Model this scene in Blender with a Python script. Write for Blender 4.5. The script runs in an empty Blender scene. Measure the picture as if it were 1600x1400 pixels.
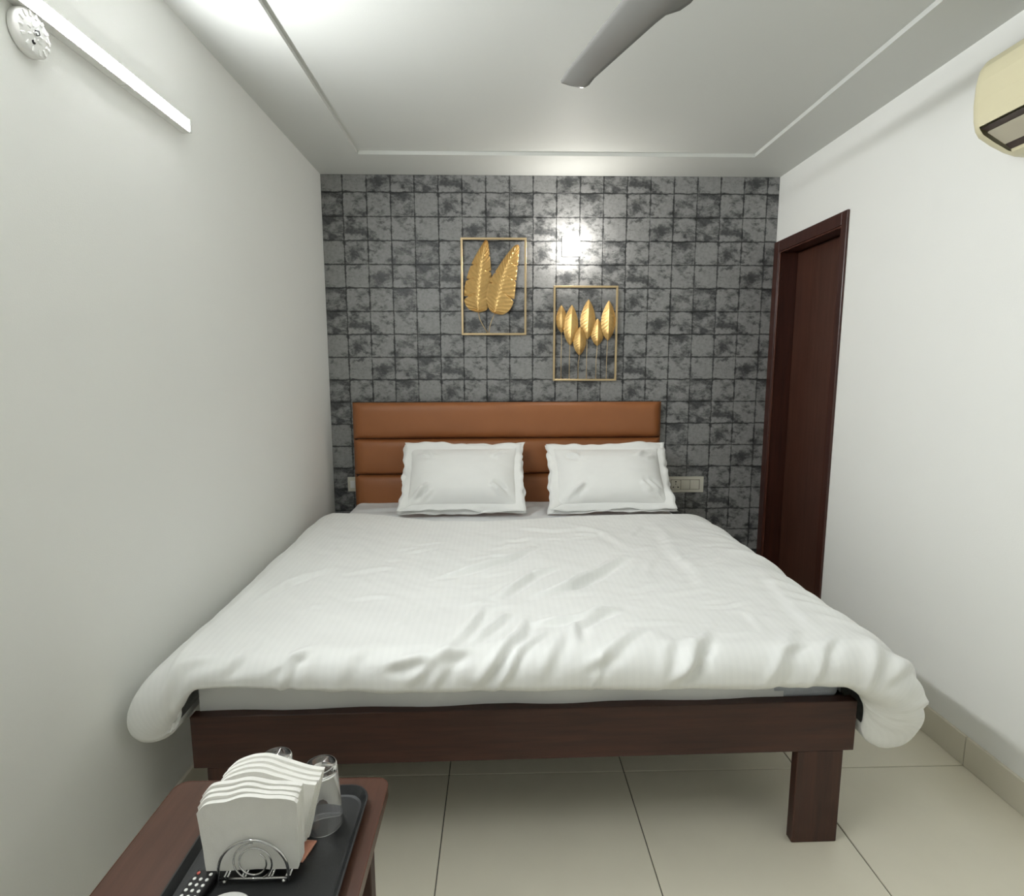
import bpy, bmesh, math, random
import numpy as np
from mathutils import Vector, Matrix
random.seed(7)
S = bpy.context.scene
COL = S.collection

# ------------------------------------------------------------------ camera, world, exposure
CAM = Vector((-1.62661, -3.38916, 1.36513)); YAW, PITCH, ROLL, FPX = 0.0243516, -0.1349072, -0.0014967, 882.796
fwd = Vector((math.sin(YAW)*math.cos(PITCH), math.cos(YAW)*math.cos(PITCH), math.sin(PITCH)))
rgt = Vector((math.cos(YAW), -math.sin(YAW), 0)); upv = rgt.cross(fwd)
r2 = rgt*math.cos(ROLL) + upv*math.sin(ROLL); u2 = upv*math.cos(ROLL) - rgt*math.sin(ROLL)
cd = bpy.data.cameras.new('camera'); cam = bpy.data.objects.new('camera', cd); COL.objects.link(cam)
m = Matrix.Identity(4)
for i in range(3):
    m[i][0], m[i][1], m[i][2], m[i][3] = r2[i], u2[i], -fwd[i], CAM[i]
cam.matrix_world = m
cd.sensor_fit = 'HORIZONTAL'; cd.sensor_width = 36.0; cd.lens = 36.0*FPX/1600.0; cd.clip_start = 0.02
S.camera = cam
W = bpy.data.worlds.new('world'); S.world = W; W.use_nodes = True
W.node_tree.nodes['Background'].inputs[0].default_value = (0.6, 0.65, 0.7, 1)
W.node_tree.nodes['Background'].inputs[1].default_value = 0.05
S.view_settings.view_transform = 'Standard'; S.view_settings.look = 'None'
S.view_settings.gamma = 1.0; S.view_settings.use_curve_mapping = False
S.view_settings.exposure = 0.0
S.cycles.diffuse_bounces = 8; S.cycles.max_bounces = 14
TUBE_EMIT = 200.0      # the LED batten on the left wall
BULB_EMIT = 155.0      # the bulb on the wallpapered wall

# ------------------------------------------------------------------ room numbers (metres; right wall x=0, back wall y=0, floor z=0)
XL, XR, YF, H = -2.6235, 0.0, -4.7, 2.468
TILE, YC = 0.6, -1.6224

# ------------------------------------------------------------------ helpers
class MB:
    def __init__(s): s.v = []; s.f = []; s.sm = []
    def add(s, vs, fs, smooth=False):
        o = len(s.v); s.v += [tuple(p) for p in vs]
        for f in fs: s.f.append([i+o for i in f]); s.sm.append(smooth)
        return s
    def box(s, x0, x1, y0, y1, z0, z1, bev=0.0, seg=2, smooth=None):
        if bev <= 0:
            v = [(x, y, z) for z in (z0, z1) for y in (y0, y1) for x in (x0, x1)]
            return s.add(v, [(0,2,3,1), (4,5,7,6), (0,1,5,4), (2,6,7,3), (0,4,6,2), (1,3,7,5)])
        bm = bmesh.new(); bmesh.ops.create_cube(bm, size=1)
        for q in bm.verts:
            q.co = Vector(((x0+x1)/2+q.co.x*(x1-x0), (y0+y1)/2+q.co.y*(y1-y0), (z0+z1)/2+q.co.z*(z1-z0)))
        bmesh.ops.bevel(bm, geom=bm.edges[:], offset=bev, segments=seg, affect='EDGES', profile=0.5)
        return s.bm(bm, smooth=(seg > 2) if smooth is None else smooth)
    def bm(s, bm, smooth=False):
        bm.verts.index_update()
        s.add([v.co for v in bm.verts], [[v.index for v in f.verts] for f in bm.faces], smooth); bm.free(); return s
    def tube(s, pts, r, n=8, closed=False, caps=True):
        P = [Vector(p) for p in pts]; N = len(P); vs = []; prev = None
        rr = r if hasattr(r, '__len__') else [r]*N
        for i, p in enumerate(P):
            a = P[(i-1) % N] if (closed or i > 0) else p
            b = P[(i+1) % N] if (closed or i < N-1) else p
            t = (b-a).normalized()
            if prev is None:
                ref = Vector((0, 0, 1)) if abs(t.z) < 0.9 else Vector((1, 0, 0)); nn = t.cross(ref).normalized()
            else:
                nn = (prev - t*prev.dot(t)).normalized()
            prev = nn; bb = t.cross(nn)
            vs += [p + (nn*math.cos(2*math.pi*k/n) + bb*math.sin(2*math.pi*k/n))*rr[i] for k in range(n)]
        fs = []
        for i in range(N if closed else N-1):
            j = (i+1) % N
            for k in range(n): fs.append((i*n+k, i*n+(k+1) % n, j*n+(k+1) % n, j*n+k))
        if caps and not closed: fs += [tuple(range(n-1, -1, -1)), tuple((N-1)*n+k for k in range(n))]
        return s.add(vs, fs, True)
    def lathe(s, prof, c=(0, 0, 0), axis='z', n=32, smooth=True):
        vs = []; fs = []
        for r, h in prof:
            for k in range(n):
                a = 2*math.pi*k/n; x, y = r*math.cos(a), r*math.sin(a)
                p = {'z': (x, y, h), 'y': (x, h, y), 'x': (h, x, y)}[axis]
                vs.append((c[0]+p[0], c[1]+p[1], c[2]+p[2]))
        for i in range(len(prof)-1):
            for k in range(n): fs.append((i*n+k, i*n+(k+1) % n, (i+1)*n+(k+1) % n, (i+1)*n+k))
        fs.append(tuple(range(n-1, -1, -1))); fs.append(tuple((len(prof)-1)*n+k for k in range(n)))
        return s.add(vs, fs, smooth)
    def prism(s, poly, axis, a0, a1, smooth=False):
        n = len(poly); vs = []
        for a in (a0, a1):
            for p, q in poly:
                vs.append({'x': (a, p, q), 'y': (p, a, q), 'z': (p, q, a)}[axis])
        fs = [(i, (i+1) % n, n+(i+1) % n, n+i) for i in range(n)]
        s.add(vs, fs, smooth)
        o = len(s.v)-2*n
        s.f += [list(range(o+n-1, o-1, -1)), list(range(o+n, o+2*n))]; s.sm += [False, False]
        return s
    def grid(s, P, smooth=True, thick=None):
        """P: array (a, b, 3)"""
        a, b = P.shape[:2]; vs = [tuple(map(float, p)) for p in P.reshape(-1, 3)]
        fs = [(i*b+j, i*b+j+1, (i+1)*b+j+1, (i+1)*b+j) for i in range(a-1) for j in range(b-1)]
        return s.add(vs, fs, smooth)
    def shell(s, P, Q, smooth=True):
        """two grids of one shape, joined along their borders"""
        a, b = P.shape[:2]; n = a*b
        vs = [tuple(map(float, p)) for p in P.reshape(-1, 3)] + [tuple(map(float, p)) for p in Q.reshape(-1, 3)]
        fs = [(i*b+j, i*b+j+1, (i+1)*b+j+1, (i+1)*b+j) for i in range(a-1) for j in range(b-1)]
        fs += [tuple(n+k for k in reversed(f)) for f in fs]
        ring = [j for j in range(b)] + [i*b+b-1 for i in range(1, a)] + [(a-1)*b+j for j in range(b-2, -1, -1)] + [i*b for i in range(a-2, 0, -1)]
        for k in range(len(ring)):
            p, q = ring[k], ring[(k+1) % len(ring)]; fs.append((q, p, n+p, n+q))
        return s.add(vs, fs, smooth)
    def xf(s, fn):
        s.v = [tuple(fn(Vector(p))) for p in s.v]; return s

def wloc(o):
    v = Vector((0, 0, 0))
    while o: v += o.location; o = o.parent
    return v
def tag(o, label=None, cat=None, group=None, kind=None):
    for k, x in (('label', label), ('category', cat), ('group', group), ('kind', kind)):
        if x: o[k] = x
    return o
def empty(name, loc, label, cat, group=None):
    o = bpy.data.objects.new(name, None); COL.objects.link(o); o.location = loc; o.empty_display_size = 0.05
    return tag(o, label, cat, group)
def mesh(name, mb, mat, fix=True):
    me = bpy.data.meshes.new(name); me.from_pydata(mb.v, [], mb.f)
    me.polygons.foreach_set('use_smooth', mb.sm)
    if fix:
        b = bmesh.new(); b.from_mesh(me); bmesh.ops.recalc_face_normals(b, faces=b.faces[:]); b.to_mesh(me); b.free()
    me.materials.append(mat); me.update(); return me
def obj(name, mb, mat, parent=None, label=None, cat=None, group=None, kind=None, origin=None, fix=True):
    """one mesh object, coordinates given in world space"""
    if parent is not None: org = wloc(parent)
    else:
        A = np.array(mb.v); lo, hi = A.min(0), A.max(0)
        org = Vector(origin) if origin else Vector(((lo[0]+hi[0])/2, (lo[1]+hi[1])/2, lo[2]))
    mb.v = [(p[0]-org.x, p[1]-org.y, p[2]-org.z) for p in mb.v]
    o = bpy.data.objects.new(name, mesh(name, mb, mat, fix)); COL.objects.link(o)
    if parent is not None: o.parent = parent
    else: o.location = org
    return tag(o, label, cat, group, kind)
def inst(name, me, parent, loc, rot=None):
    o = bpy.data.objects.new(name, me); COL.objects.link(o); o.parent = parent
    o.location = Vector(loc) - wloc(parent)
    if rot: o.rotation_euler = rot
    return o
def struct(name, mb, mat, parent=None):
    return obj(name, mb, mat, parent, kind=None if parent else 'structure')

# ------------------------------------------------------------------ materials
class NT:
    def __init__(s, name):
        s.m = bpy.data.materials.new(name); s.m.use_nodes = True; s.t = s.m.node_tree; s.b = s.t.nodes['Principled BSDF']
    def n(s, typ, **kw):
        nd = s.t.nodes.new(typ)
        for k, v in kw.items(): setattr(nd, k, v)
        return nd
    def set(s, sock, v):
        if hasattr(v, 'is_output'): s.t.links.new(v, sock)
        else: sock.default_value = v
    def math(s, op, a, b=None, c=None, clamp=False):
        nd = s.n('ShaderNodeMath', operation=op, use_clamp=clamp); s.set(nd.inputs[0], a)
        if b is not None: s.set(nd.inputs[1], b)
        if c is not None: s.set(nd.inputs[2], c)
        return nd.outputs[0]
    def coord(s, kind='Object'):
        if kind == 'World': return s.n('ShaderNodeNewGeometry').outputs['Position']
        return s.n('ShaderNodeTexCoord').outputs[kind]
    def scale(s, vec, sc):
        nd = s.n('ShaderNodeVectorMath', operation='MULTIPLY'); s.set(nd.inputs[0], vec); nd.inputs[1].default_value = sc; return nd.outputs[0]
    def noise(s, vec, scale=5, detail=4, rough=0.55, dist=0.0):
        nd = s.n('ShaderNodeTexNoise'); s.set(nd.inputs['Vector'], vec)
        nd.inputs['Scale'].default_value = scale; nd.inputs['Detail'].default_value = detail
        nd.inputs['Roughness'].default_value = rough; nd.inputs['Distortion'].default_value = dist
        return nd.outputs['Fac']
    def ramp(s, fac, stops):
        nd = s.n('ShaderNodeValToRGB'); s.set(nd.inputs[0], fac); e = nd.color_ramp.elements
        while len(e) < len(stops): e.new(0.5)
        for q, (p, c) in zip(e, stops):
            q.position = p; q.color = (c, c, c, 1) if not hasattr(c, '__len__') else (*c, 1)
        return nd.outputs[0]
    def mix(s, fac, a, b):
        nd = s.n('ShaderNodeMix', data_type='RGBA'); s.set(nd.inputs['Factor'], fac)
        for sk, v in ((nd.inputs[6], a), (nd.inputs[7], b)):
            s.set(sk, v if hasattr(v, 'is_output') else (*v, 1))
        return nd.outputs[2]
    def bump(s, h, dist=0.002, strength=1.0):
        nd = s.n('ShaderNodeBump'); nd.inputs['Strength'].default_value = strength; nd.inputs['Distance'].default_value = dist
        s.set(nd.inputs['Height'], h); s.t.links.new(nd.outputs[0], s.b.inputs['Normal'])
    def base(s, c): s.set(s.b.inputs['Base Color'], c if hasattr(c, 'is_output') else (*c, 1))
    def pr(s, **kw):
        for k, v in kw.items(): s.set(s.b.inputs[k], v)
        return s

def sr(r, g, b):
    f = lambda c: (c/255/12.92) if c/255 <= 0.04045 else ((c/255+0.055)/1.055)**2.4
    return (f(r), f(g), f(b))
def plain(name, col, rough=0.5, metal=0.0, var=0.06, vscale=8.0, bscale=0.0, bdist=0.0005, coord='Object', **kw):
    t = NT(name); c = t.coord(coord); nz = t.noise(c, vscale, 3)
    lo = tuple(x*(1-var) for x in col); hi = tuple(min(1, x*(1+var)) for x in col)
    t.base(t.mix(nz, lo, hi)); t.pr(Roughness=rough, Metallic=metal, **kw)
    if bscale: t.bump(t.noise(c, bscale, 4), bdist)
    return t.m
def emit(name, col, strength):
    t = NT(name); t.base((0.8, 0.8, 0.8)); t.pr(**{'Emission Color': (*col, 1), 'Emission Strength': strength}); return t.m
def wood(name, dark, light, rough=0.35, stretch=(6, 6, 60), scale=1.0, coat=0.0):
    t = NT(name); c = t.coord('Object')
    v = t.scale(c, tuple(x*scale for x in stretch))
    g = t.noise(v, 1.0, 6, 0.6, 0.4); g2 = t.noise(t.scale(c, (3, 3, 3)), 1.0, 2)
    f = t.math('ADD', t.math('MULTIPLY', g, 0.75), t.math('MULTIPLY', g2, 0.25))
    t.base(t.ramp(f, [(0.32, dark), (0.68, light)])); t.pr(Roughness=rough)
    if coat: t.pr(**{'Coat Weight': coat, 'Coat Roughness': 0.15})
    t.bump(g, 0.0004); return t.m

def mat_wallpaper(x0, pw, z0, ph, edge=True):
    t = NT('wallpaper'); pos = t.coord('World')
    sp = t.n('ShaderNodeSeparateXYZ'); t.t.links.new(pos, sp.inputs[0])
    col = t.math('DIVIDE', t.math('SUBTRACT', sp.outputs[0], x0), pw)
    row = t.math('DIVIDE', t.math('SUBTRACT', z0, sp.outputs[2]), ph)
    k = t.math('FLOOR', t.math('DIVIDE', row, 2.0))
    cx = t.math('MULTIPLY', t.math('FRACT', t.math('DIVIDE', t.math('SUBTRACT', col, t.math('MULTIPLY', k, 4.0)), 8.0)), 8.0)
    ry = t.math('SUBTRACT', row, t.math('MULTIPLY', k, 2.0))
    cb = t.n('ShaderNodeCombineXYZ'); t.set(cb.inputs[0], cx); t.set(cb.inputs[1], ry); cb.inputs[2].default_value = 3.7
    v = cb.outputs[0]
    cell = t.n('ShaderNodeTexWhiteNoise', noise_dimensions='2D')
    cf = t.n('ShaderNodeCombineXYZ'); t.set(cf.inputs[0], t.math('FLOOR', cx)); t.set(cf.inputs[1], t.math('FLOOR', ry)); t.t.links.new(cf.outputs[0], cell.inputs['Vector'])
    mp = t.n('ShaderNodeMapping'); t.t.links.new(v, mp.inputs[0]); mp.inputs['Rotation'].default_value = (0, 0, math.radians(-35)); mp.inputs['Scale'].default_value = (1.05, 1.6, 1.0)
    dv = mp.outputs[0]
    big = t.noise(dv, 1.0, 10, 0.72, 0.2); fine = t.noise(v, 7.5, 8, 0.75, 0.0); mid = t.noise(dv, 2.1, 9, 0.72, 0.3)
    blot = t.ramp(t.math('ADD', big, t.math('MULTIPLY', t.math('SUBTRACT', cell.outputs['Value'], 0.42), 0.10)), [(0.41, 0.0), (0.53, 1.0)])
    crk = t.ramp(mid, [(0.37, 0.0), (0.42, 1.0)])
    fx = t.math('FRACT', col); fz = t.math('FRACT', row)
    ex = t.math('MINIMUM', fx, t.math('SUBTRACT', 1.0, fx)); ez = t.math('MINIMUM', fz, t.math('SUBTRACT', 1.0, fz))
    ed = t.math('ADD', t.math('MINIMUM', ex, ez), t.math('MULTIPLY', t.math('SUBTRACT', mid, 0.50), 0.28))
    edge_f = t.ramp(ed, [(0.0, 0.30), (0.045, 1.0)])
    h = t.math('ADD', t.math('MULTIPLY', blot, 0.45), t.math('MULTIPLY', t.math('SUBTRACT', fine, 0.05), 0.72))
    h = t.math('MULTIPLY', t.math('MULTIPLY', h, edge_f), t.math('ADD', t.math('MULTIPLY', crk, 0.42), 0.58))
    t.base(t.ramp(h, [(0.10, WP[0]), (0.34, WP[1]), (0.60, WP[2]), (0.84, WP[3])]))
    t.pr(Roughness=t.ramp(mid, [(0.35, 0.28), (0.6, 0.5)])); t.pr(**{'Specular IOR Level': 0.42})
    t.bump(h, 0.0016, 0.8); return t.m
WP = [(0.020, 0.021, 0.022), (0.062, 0.064, 0.066), (0.160, 0.162, 0.161), (0.27, 0.27, 0.268)]

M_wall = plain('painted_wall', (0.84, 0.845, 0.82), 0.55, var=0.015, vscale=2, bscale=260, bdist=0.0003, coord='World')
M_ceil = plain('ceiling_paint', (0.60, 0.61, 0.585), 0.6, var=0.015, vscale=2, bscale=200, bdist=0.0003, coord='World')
M_tile = plain('vitrified_tile', (0.74, 0.70, 0.58), 0.16, var=0.05, vscale=5, coord='World')
M_skirt = plain('skirting_tile', (0.66, 0.625, 0.52), 0.22, var=0.05, vscale=5, coord='World')
M_grout = plain('grout', (0.10, 0.095, 0.08), 0.9, var=0.1, coord='World')
M_bed = wood('dark_laminate', (0.028, 0.0088, 0.0052), (0.066, 0.022, 0.0135), 0.48, (4, 60, 60))
M_bedv = wood('dark_laminate_upright', (0.028, 0.0088, 0.0052), (0.066, 0.022, 0.0135), 0.48, (60, 60, 4))
M_door = wood('door_veneer', (0.050, 0.019, 0.012), (0.088, 0.034, 0.022), 0.33, (40, 40, 2.5))
M_frame = wood('door_frame_wood', (0.030, 0.009, 0.006), (0.065, 0.020, 0.013), 0.30, (40, 40, 2.5))
M_leather = plain('brown_leatherette', (0.30, 0.108, 0.034), 0.45, var=0.1, vscale=6, bscale=420, bdist=0.0006)
M_gap = plain('seam_shadow_cloth', (0.03, 0.014, 0.008), 0.8)
M_sheet = plain('bed_sheet_cotton', (0.72, 0.73, 0.74), 0.8, var=0.03, vscale=9, bscale=700, bdist=0.0003)
M_matt = plain('mattress_ticking', (0.50, 0.53, 0.58), 0.8, var=0.15, vscale=40, bscale=120, bdist=0.001)
M_gold = plain('gold_leaf_metal', (0.66, 0.43, 0.165), 0.36, 0.7, var=0.15, vscale=60, bscale=160, bdist=0.0003)
M_brass = plain('champagne_frame_metal', (0.56, 0.43, 0.25), 0.35, 0.7, var=0.08, vscale=30)
M_plastic = plain('white_plastic', (0.80, 0.80, 0.78), 0.35, var=0.02)
M_ivory = plain('ivory_plastic', (0.62, 0.60, 0.52), 0.4, var=0.02)
M_black = plain('black_plastic', (0.012, 0.012, 0.013), 0.4, var=0.2)
M_slot = plain('dark_slot', (0.012, 0.011, 0.012), 0.8)
M_ac = plain('cream_plastic', (0.68, 0.63, 0.43), 0.38, var=0.03, vscale=4)
M_acdk = plain('brown_vent_plastic', (0.060, 0.042, 0.036), 0.5)
M_acfl = plain('louvre_plastic', (0.50, 0.46, 0.36), 0.4, var=0.03)
M_fan = plain('grey_fan_enamel', (0.22, 0.22, 0.21), 0.2, var=0.04, vscale=5)
M_tablew = wood('walnut_laminate', (0.066, 0.028, 0.017), (0.110, 0.048, 0.030), 0.34, (50, 4, 50))
M_edge = plain('table_edge_band', (0.10, 0.040, 0.026), 0.25, var=0.1)
M_tray = plain('black_tray', (0.020, 0.021, 0.022), 0.42, var=0.1, vscale=20, bscale=500, bdist=0.0002)
M_chrome = plain('chrome_wire', (0.62, 0.62, 0.62), 0.12, 1.0, var=0.03)
M_paper = plain('tissue_paper', (0.82, 0.81, 0.77), 0.9, var=0.03, vscale=30, bscale=500, bdist=0.0003)
M_pink = plain('pink_sachet_paper', (0.70, 0.32, 0.22), 0.45, var=0.18, vscale=70)
M_ceram = plain('white_ceramic', (0.82, 0.82, 0.80), 0.15, var=0.02)
M_red = plain('red_button', (0.55, 0.10, 0.08), 0.4)
M_tube = emit('led_diffuser', (0.965, 0.99, 1.0), TUBE_EMIT)
M_bulb = emit('led_bulb_glow', (1.0, 0.965, 0.90), BULB_EMIT)
t = NT('clear_glass'); t.base((1, 1, 1)); t.pr(Roughness=0.0, IOR=1.48, **{'Transmission Weight': 1.0}); M_glass = t.m
def mat_stripe():
    t = NT('satin_stripe_cotton'); uv = t.n('ShaderNodeUVMap').outputs[0]
    sp = t.n('ShaderNodeSeparateXYZ'); t.t.links.new(uv, sp.inputs[0])
    st = t.math('GREATER_THAN', t.math('FRACT', t.math('MULTIPLY', sp.outputs[0], 1/0.020)), 0.5)
    nz = t.noise(t.scale(uv, (1, 1, 1)), 5, 3)
    base = t.mix(nz, (0.80, 0.81, 0.80), (0.86, 0.865, 0.85))
    t.base(t.mix(t.math('MULTIPLY', st, 0.22), base, (0.88, 0.885, 0.87)))
    t.pr(Roughness=t.math('SUBTRACT', 0.72, t.math('MULTIPLY', st, 0.22)))
    t.pr(**{'Sheen Weight': 0.15})
    t.bump(t.math('ADD', t.noise(t.scale(uv, (1, 1, 1)), 900, 2), t.math('MULTIPLY', st, 0.12)), 0.0003); return t.m
M_duvet = mat_stripe()

# ------------------------------------------------------------------ small maths
def fbm(x, y, seed=0, octs=4):
    """smooth value noise on numpy arrays, about -1..1"""
    rs = np.random.RandomState(seed); T = rs.rand(64, 64)*2-1; out = 0; a = 1.0; tot = 0
    for o in range(octs):
        xs, ys = x*2**o+o*17.3, y*2**o+o*9.1
        xi, yi = np.floor(xs).astype(int), np.floor(ys).astype(int); fx, fy = xs-xi, ys-yi
        fx = fx*fx*(3-2*fx); fy = fy*fy*(3-2*fy)
        g = lambda i, j: T[i % 64, j % 64]
        out = out + a*((g(xi, yi)*(1-fx)+g(xi+1, yi)*fx)*(1-fy)+(g(xi, yi+1)*(1-fx)+g(xi+1, yi+1)*fx)*fy)
        tot += a; a *= 0.5
    return out/tot
def seg_dist(X, Y, pts):
    """signed distance to a polyline and how far along it (0..1)"""
    best = np.full(X.shape, 1e9); sg = np.zeros(X.shape); al = np.zeros(X.shape); n = len(pts)-1
    for i in range(n):
        (ax, ay), (bx, by) = pts[i], pts[i+1]; dx, dy = bx-ax, by-ay; L2 = dx*dx+dy*dy
        tt = np.clip(((X-ax)*dx+(Y-ay)*dy)/L2, 0, 1); px, py = X-ax-tt*dx, Y-ay-tt*dy
        d = np.hypot(px, py); k = d < best
        best = np.where(k, d, best); sg = np.where(k, np.sign(dx*py-dy*px), sg); al = np.where(k, (i+tt)/n, al)
    return best, sg, al
def ridge(X, Y, pts, amp, w):
    d, s, a = seg_dist(X, Y, pts); sd = d*s
    env = np.clip(np.sin(np.pi*np.clip(a, 0.02, 0.98))*1.3, 0, 1)
    return amp*env*(np.exp(-(sd/w)**2) - 0.7*np.exp(-((sd+1.5*w)/(1.1*w))**2))

# ================================================================== THE ROOM
# floor: a bed of grout with separate 60 cm tiles, aligned to the right wall
floor = struct('floor', MB().box(XL-0.1, 0.3, YF-0.1, 0.1, -0.08, -0.003), M_grout)
full = mesh('tile', MB().box(-0.2985, 0.2985, -0.2985, 0.2985, -0.01, 0, 0.0015, 1), M_tile)
ys = [YC + TILE*k for k in range(-6, 4)]
for ix in range(5):
    x1, x0 = -TILE*ix, max(-TILE*(ix+1), XL)
    for y0 in ys:
        a, b = max(y0, YF), min(y0+TILE, 0.0)
        if b-a < 0.02 or x1-x0 < 0.02: continue
        if b-a > 0.59 and x1-x0 > 0.59: inst('tile', full, floor, ((x0+x1)/2, (a+b)/2, 0))
        else:
            obj('tile', MB().box(x0+0.0015, x1-0.0015, a+0.0015, b-0.0015, -0.01, 0, 0.0015, 1), M_tile, floor)

# door opening in the right wall
DY0, DY1, DZ = -0.700, -0.002, 2.104
wr = MB().box(0, 0.3, YF, DY0, 0, H+0.12); wr.box(0, 0.3, DY0, 0.0, DZ, H+0.12); wr.box(0.16, 0.3, DY0, 0.0, 0, DZ)
struct('wall_right', wr, M_wall)
struct('wall_left', MB().box(XL-0.15, XL, YF, 0, 0, H+0.12), M_wall)
struct('wall_front', MB().box(XL-0.15, 0.3, YF-0.15, YF, 0, H+0.12), M_wall)
# ceiling: lowered border 30 cm wide round a recessed field
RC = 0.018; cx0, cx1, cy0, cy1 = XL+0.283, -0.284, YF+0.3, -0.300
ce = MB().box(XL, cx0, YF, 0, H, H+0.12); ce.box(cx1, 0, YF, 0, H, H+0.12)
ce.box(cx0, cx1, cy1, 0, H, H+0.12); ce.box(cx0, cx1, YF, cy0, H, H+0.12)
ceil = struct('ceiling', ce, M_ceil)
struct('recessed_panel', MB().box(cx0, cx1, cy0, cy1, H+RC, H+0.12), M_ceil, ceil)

# back wall in embossed stone-block wallpaper
PW, PH, X0, Z0 = 0.1352, 0.1321, -2.503, 2.373
M_wp = mat_wallpaper(X0, PW, Z0, PH)
wb = struct('wall_back', MB().box(XL-0.15, 0.3, 0.0, 0.15, 0, H+0.12), plain('wallpaper_joint', (0.045, 0.046, 0.047), 0.5, var=0.5, vscale=40, coord='World'))
G, EM = 0.0009, 0.0020
fullb = [mesh('tile', MB().box(-PW/2+G, PW/2-G, -EM-0.0005*k, 0.0, -PH/2+G, PH/2-G, 0.0014, 1), M_wp) for k in range(3)]
rest = MB()
for i in range(-1, 20):
    for j in range(-1, 19):
        a, b = X0+PW*i, X0+PW*(i+1); d, c = Z0-PH*j, Z0-PH*(j+1)
        a2, b2, c2, d2 = max(a, XL), min(b, -0.0), max(c, 0), min(d, H)
        if b2-a2 < 0.012 or d2-c2 < 0.012: continue
        hidden = (d2 < 1.12 and a2 > -2.47 and b2 < -0.69) or d2 < 0.36 or (d2 < 0.52 and b2 < -0.7)
        if hidden:
            rest.box(a2+G, b2-G, -EM, 0, c2+G, d2-G)
        elif b2-a2 > PW-0.001 and d2-c2 > PH-0.001:
            inst('tile', fullb[(i*5+j*3) % 3], wb, ((a+b)/2, 0, (c+d)/2))
        else:
            obj('tile', MB().box(a2+G, b2-G, -EM, 0, c2+G, d2-G, 0.0012, 1), M_wp, wb)
tag(obj('lower_tiles', rest, M_wp, wb), kind='stuff')

# skirting of cut tiles
SK = 0.107
def skirting(name, xa, xb, ya, yb):
    o = struct(name, MB().box(min(xa, xb), max(xa, xb), ya, yb, 0.0, SK-0.004), M_grout)
    sgn = -1 if xb < xa else 1
    for y0 in ys:
        a, b = max(y0, ya), min(y0+TILE, yb)
        if b-a < 0.02: continue
        e = xb + sgn*0.003
        obj('tile', MB().box(min(xa, e), max(xa, e), a+0.0012, b-0.0012, 0.0, SK, 0.0015, 1), M_skirt, o)
skirting('baseboard_right', 0.0, -0.009, YF, DY0-0.001)
skirting('baseboard_left', XL, XL+0.009, YF, 0.0)

# door: frame members, bead and recessed leaf
dr = bpy.data.objects.new('door_1', None); COL.objects.link(dr); dr.location = (0.05, -0.35, 0); tag(dr, kind='structure')
FP = -0.012
obj('frame_jamb', MB().box(FP, 0.155, -0.060, DY1, 0, DZ, 0.002, 1), M_frame, dr)
obj('frame_jamb', MB().box(FP, 0.155, DY0, -0.656, 0, DZ, 0.002, 1), M_frame, dr)
obj('frame_head', MB().box(FP, 0.155, -0.656, -0.060, 2.043, DZ, 0.002, 1), M_frame, dr)
bead = plain('frame_bead_wood', (0.085, 0.030, 0.020), 0.25, var=0.1)
for a in ((-0.068, -0.060, 0, 2.043), (-0.656, -0.648, 0, 2.043), (-0.648, -0.068, 2.035, 2.043)):
    obj('bead', MB().box(-0.008, 0.004, a[0], a[1], a[2], a[3], 0.002, 1), bead, dr)
leaf = obj('door_leaf', MB().box(0.102, 0.140, -0.654, -0.062, 0.006, 2.041, 0.002, 1), M_door, dr)

# ================================================================== BED
BX0, BX1, BYF, BYAW = -2.477, -0.629, -1.943, 0.0145
bed = empty('bed', (-1.55, -1.0, 0), 'dark wood double bed with a padded brown leatherette headboard', 'bed')
bed.rotation_euler.z = BYAW     # stands a little askew: its left foot corner is further from the back wall
obj('foot_rail', MB().box(BX0, BX1, BYF, BYF+0.032, 0.290, 0.442, 0.002, 1), M_bed, bed)
for x in (BX0, BX1-0.03): obj('side_rail', MB().box(x, x+0.03, BYF+0.032, -0.085, 0.290, 0.425, 0.002, 1), wood('rail_laminate', (0.022, 0.009, 0.006), (0.06, 0.026, 0.017), 0.42, (60, 4, 60)), bed)
for x in (-0.791, BX0+0.035):
    obj('leg', MB().box(x, x+0.133, BYF+0.001, BYF+0.032, 0, 0.290, 0.002, 1), M_bedv, bed)
    obj('leg', MB().box(x, x+0.133, -0.13, -0.09, 0, 0.290, 0.002, 1), M_bedv, bed)
for k in range(9):
    y = -1.87 + k*0.215
    obj('slat', MB().box(BX0+0.03, BX1-0.03, y, y+0.09, 0.395, 0.413), M_bed, bed)
HX0, HX1 = -2.461, -0.645
hb = obj('headboard', MB().box(HX0+0.004, HX1-0.004, -0.062, -0.020, 0.10, 1.180, 0.004, 1), M_gap, bed)
def pad(z0, z1, top=False):
    nx, nz = 60, 24; P = np.zeros((nz, nx, 3)); Q = np.zeros((nz, nx, 3))
    for i in range(nz):
        tz = i/(nz-1)*2-1
        for j in range(nx):
            u = j/(nx-1)*2-1
            cu = max(0, 1-abs(u)**40)**0.5; cz = max(0, 1-abs(tz)**5)**0.5
            x = (HX0+HX1)/2 + u*(HX1-HX0)/2; z = (z0+z1)/2 + tz*(z1-z0)/2
            wob = 0.0012*math.sin(x*9+z*5)+0.0008*math.sin(x*23)
            P[i, j] = (x, -0.062 - 0.038*cu*cz + wob*cu*cz, z); Q[i, j] = (x, -0.055, z)
    return MB().shell(P, Q)
for a, b in ((0.9755, 1.186), (0.763, 0.972), (0.33, 0.7595)): obj('padded_panel', pad(a, b), M_leather, hb)

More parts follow.
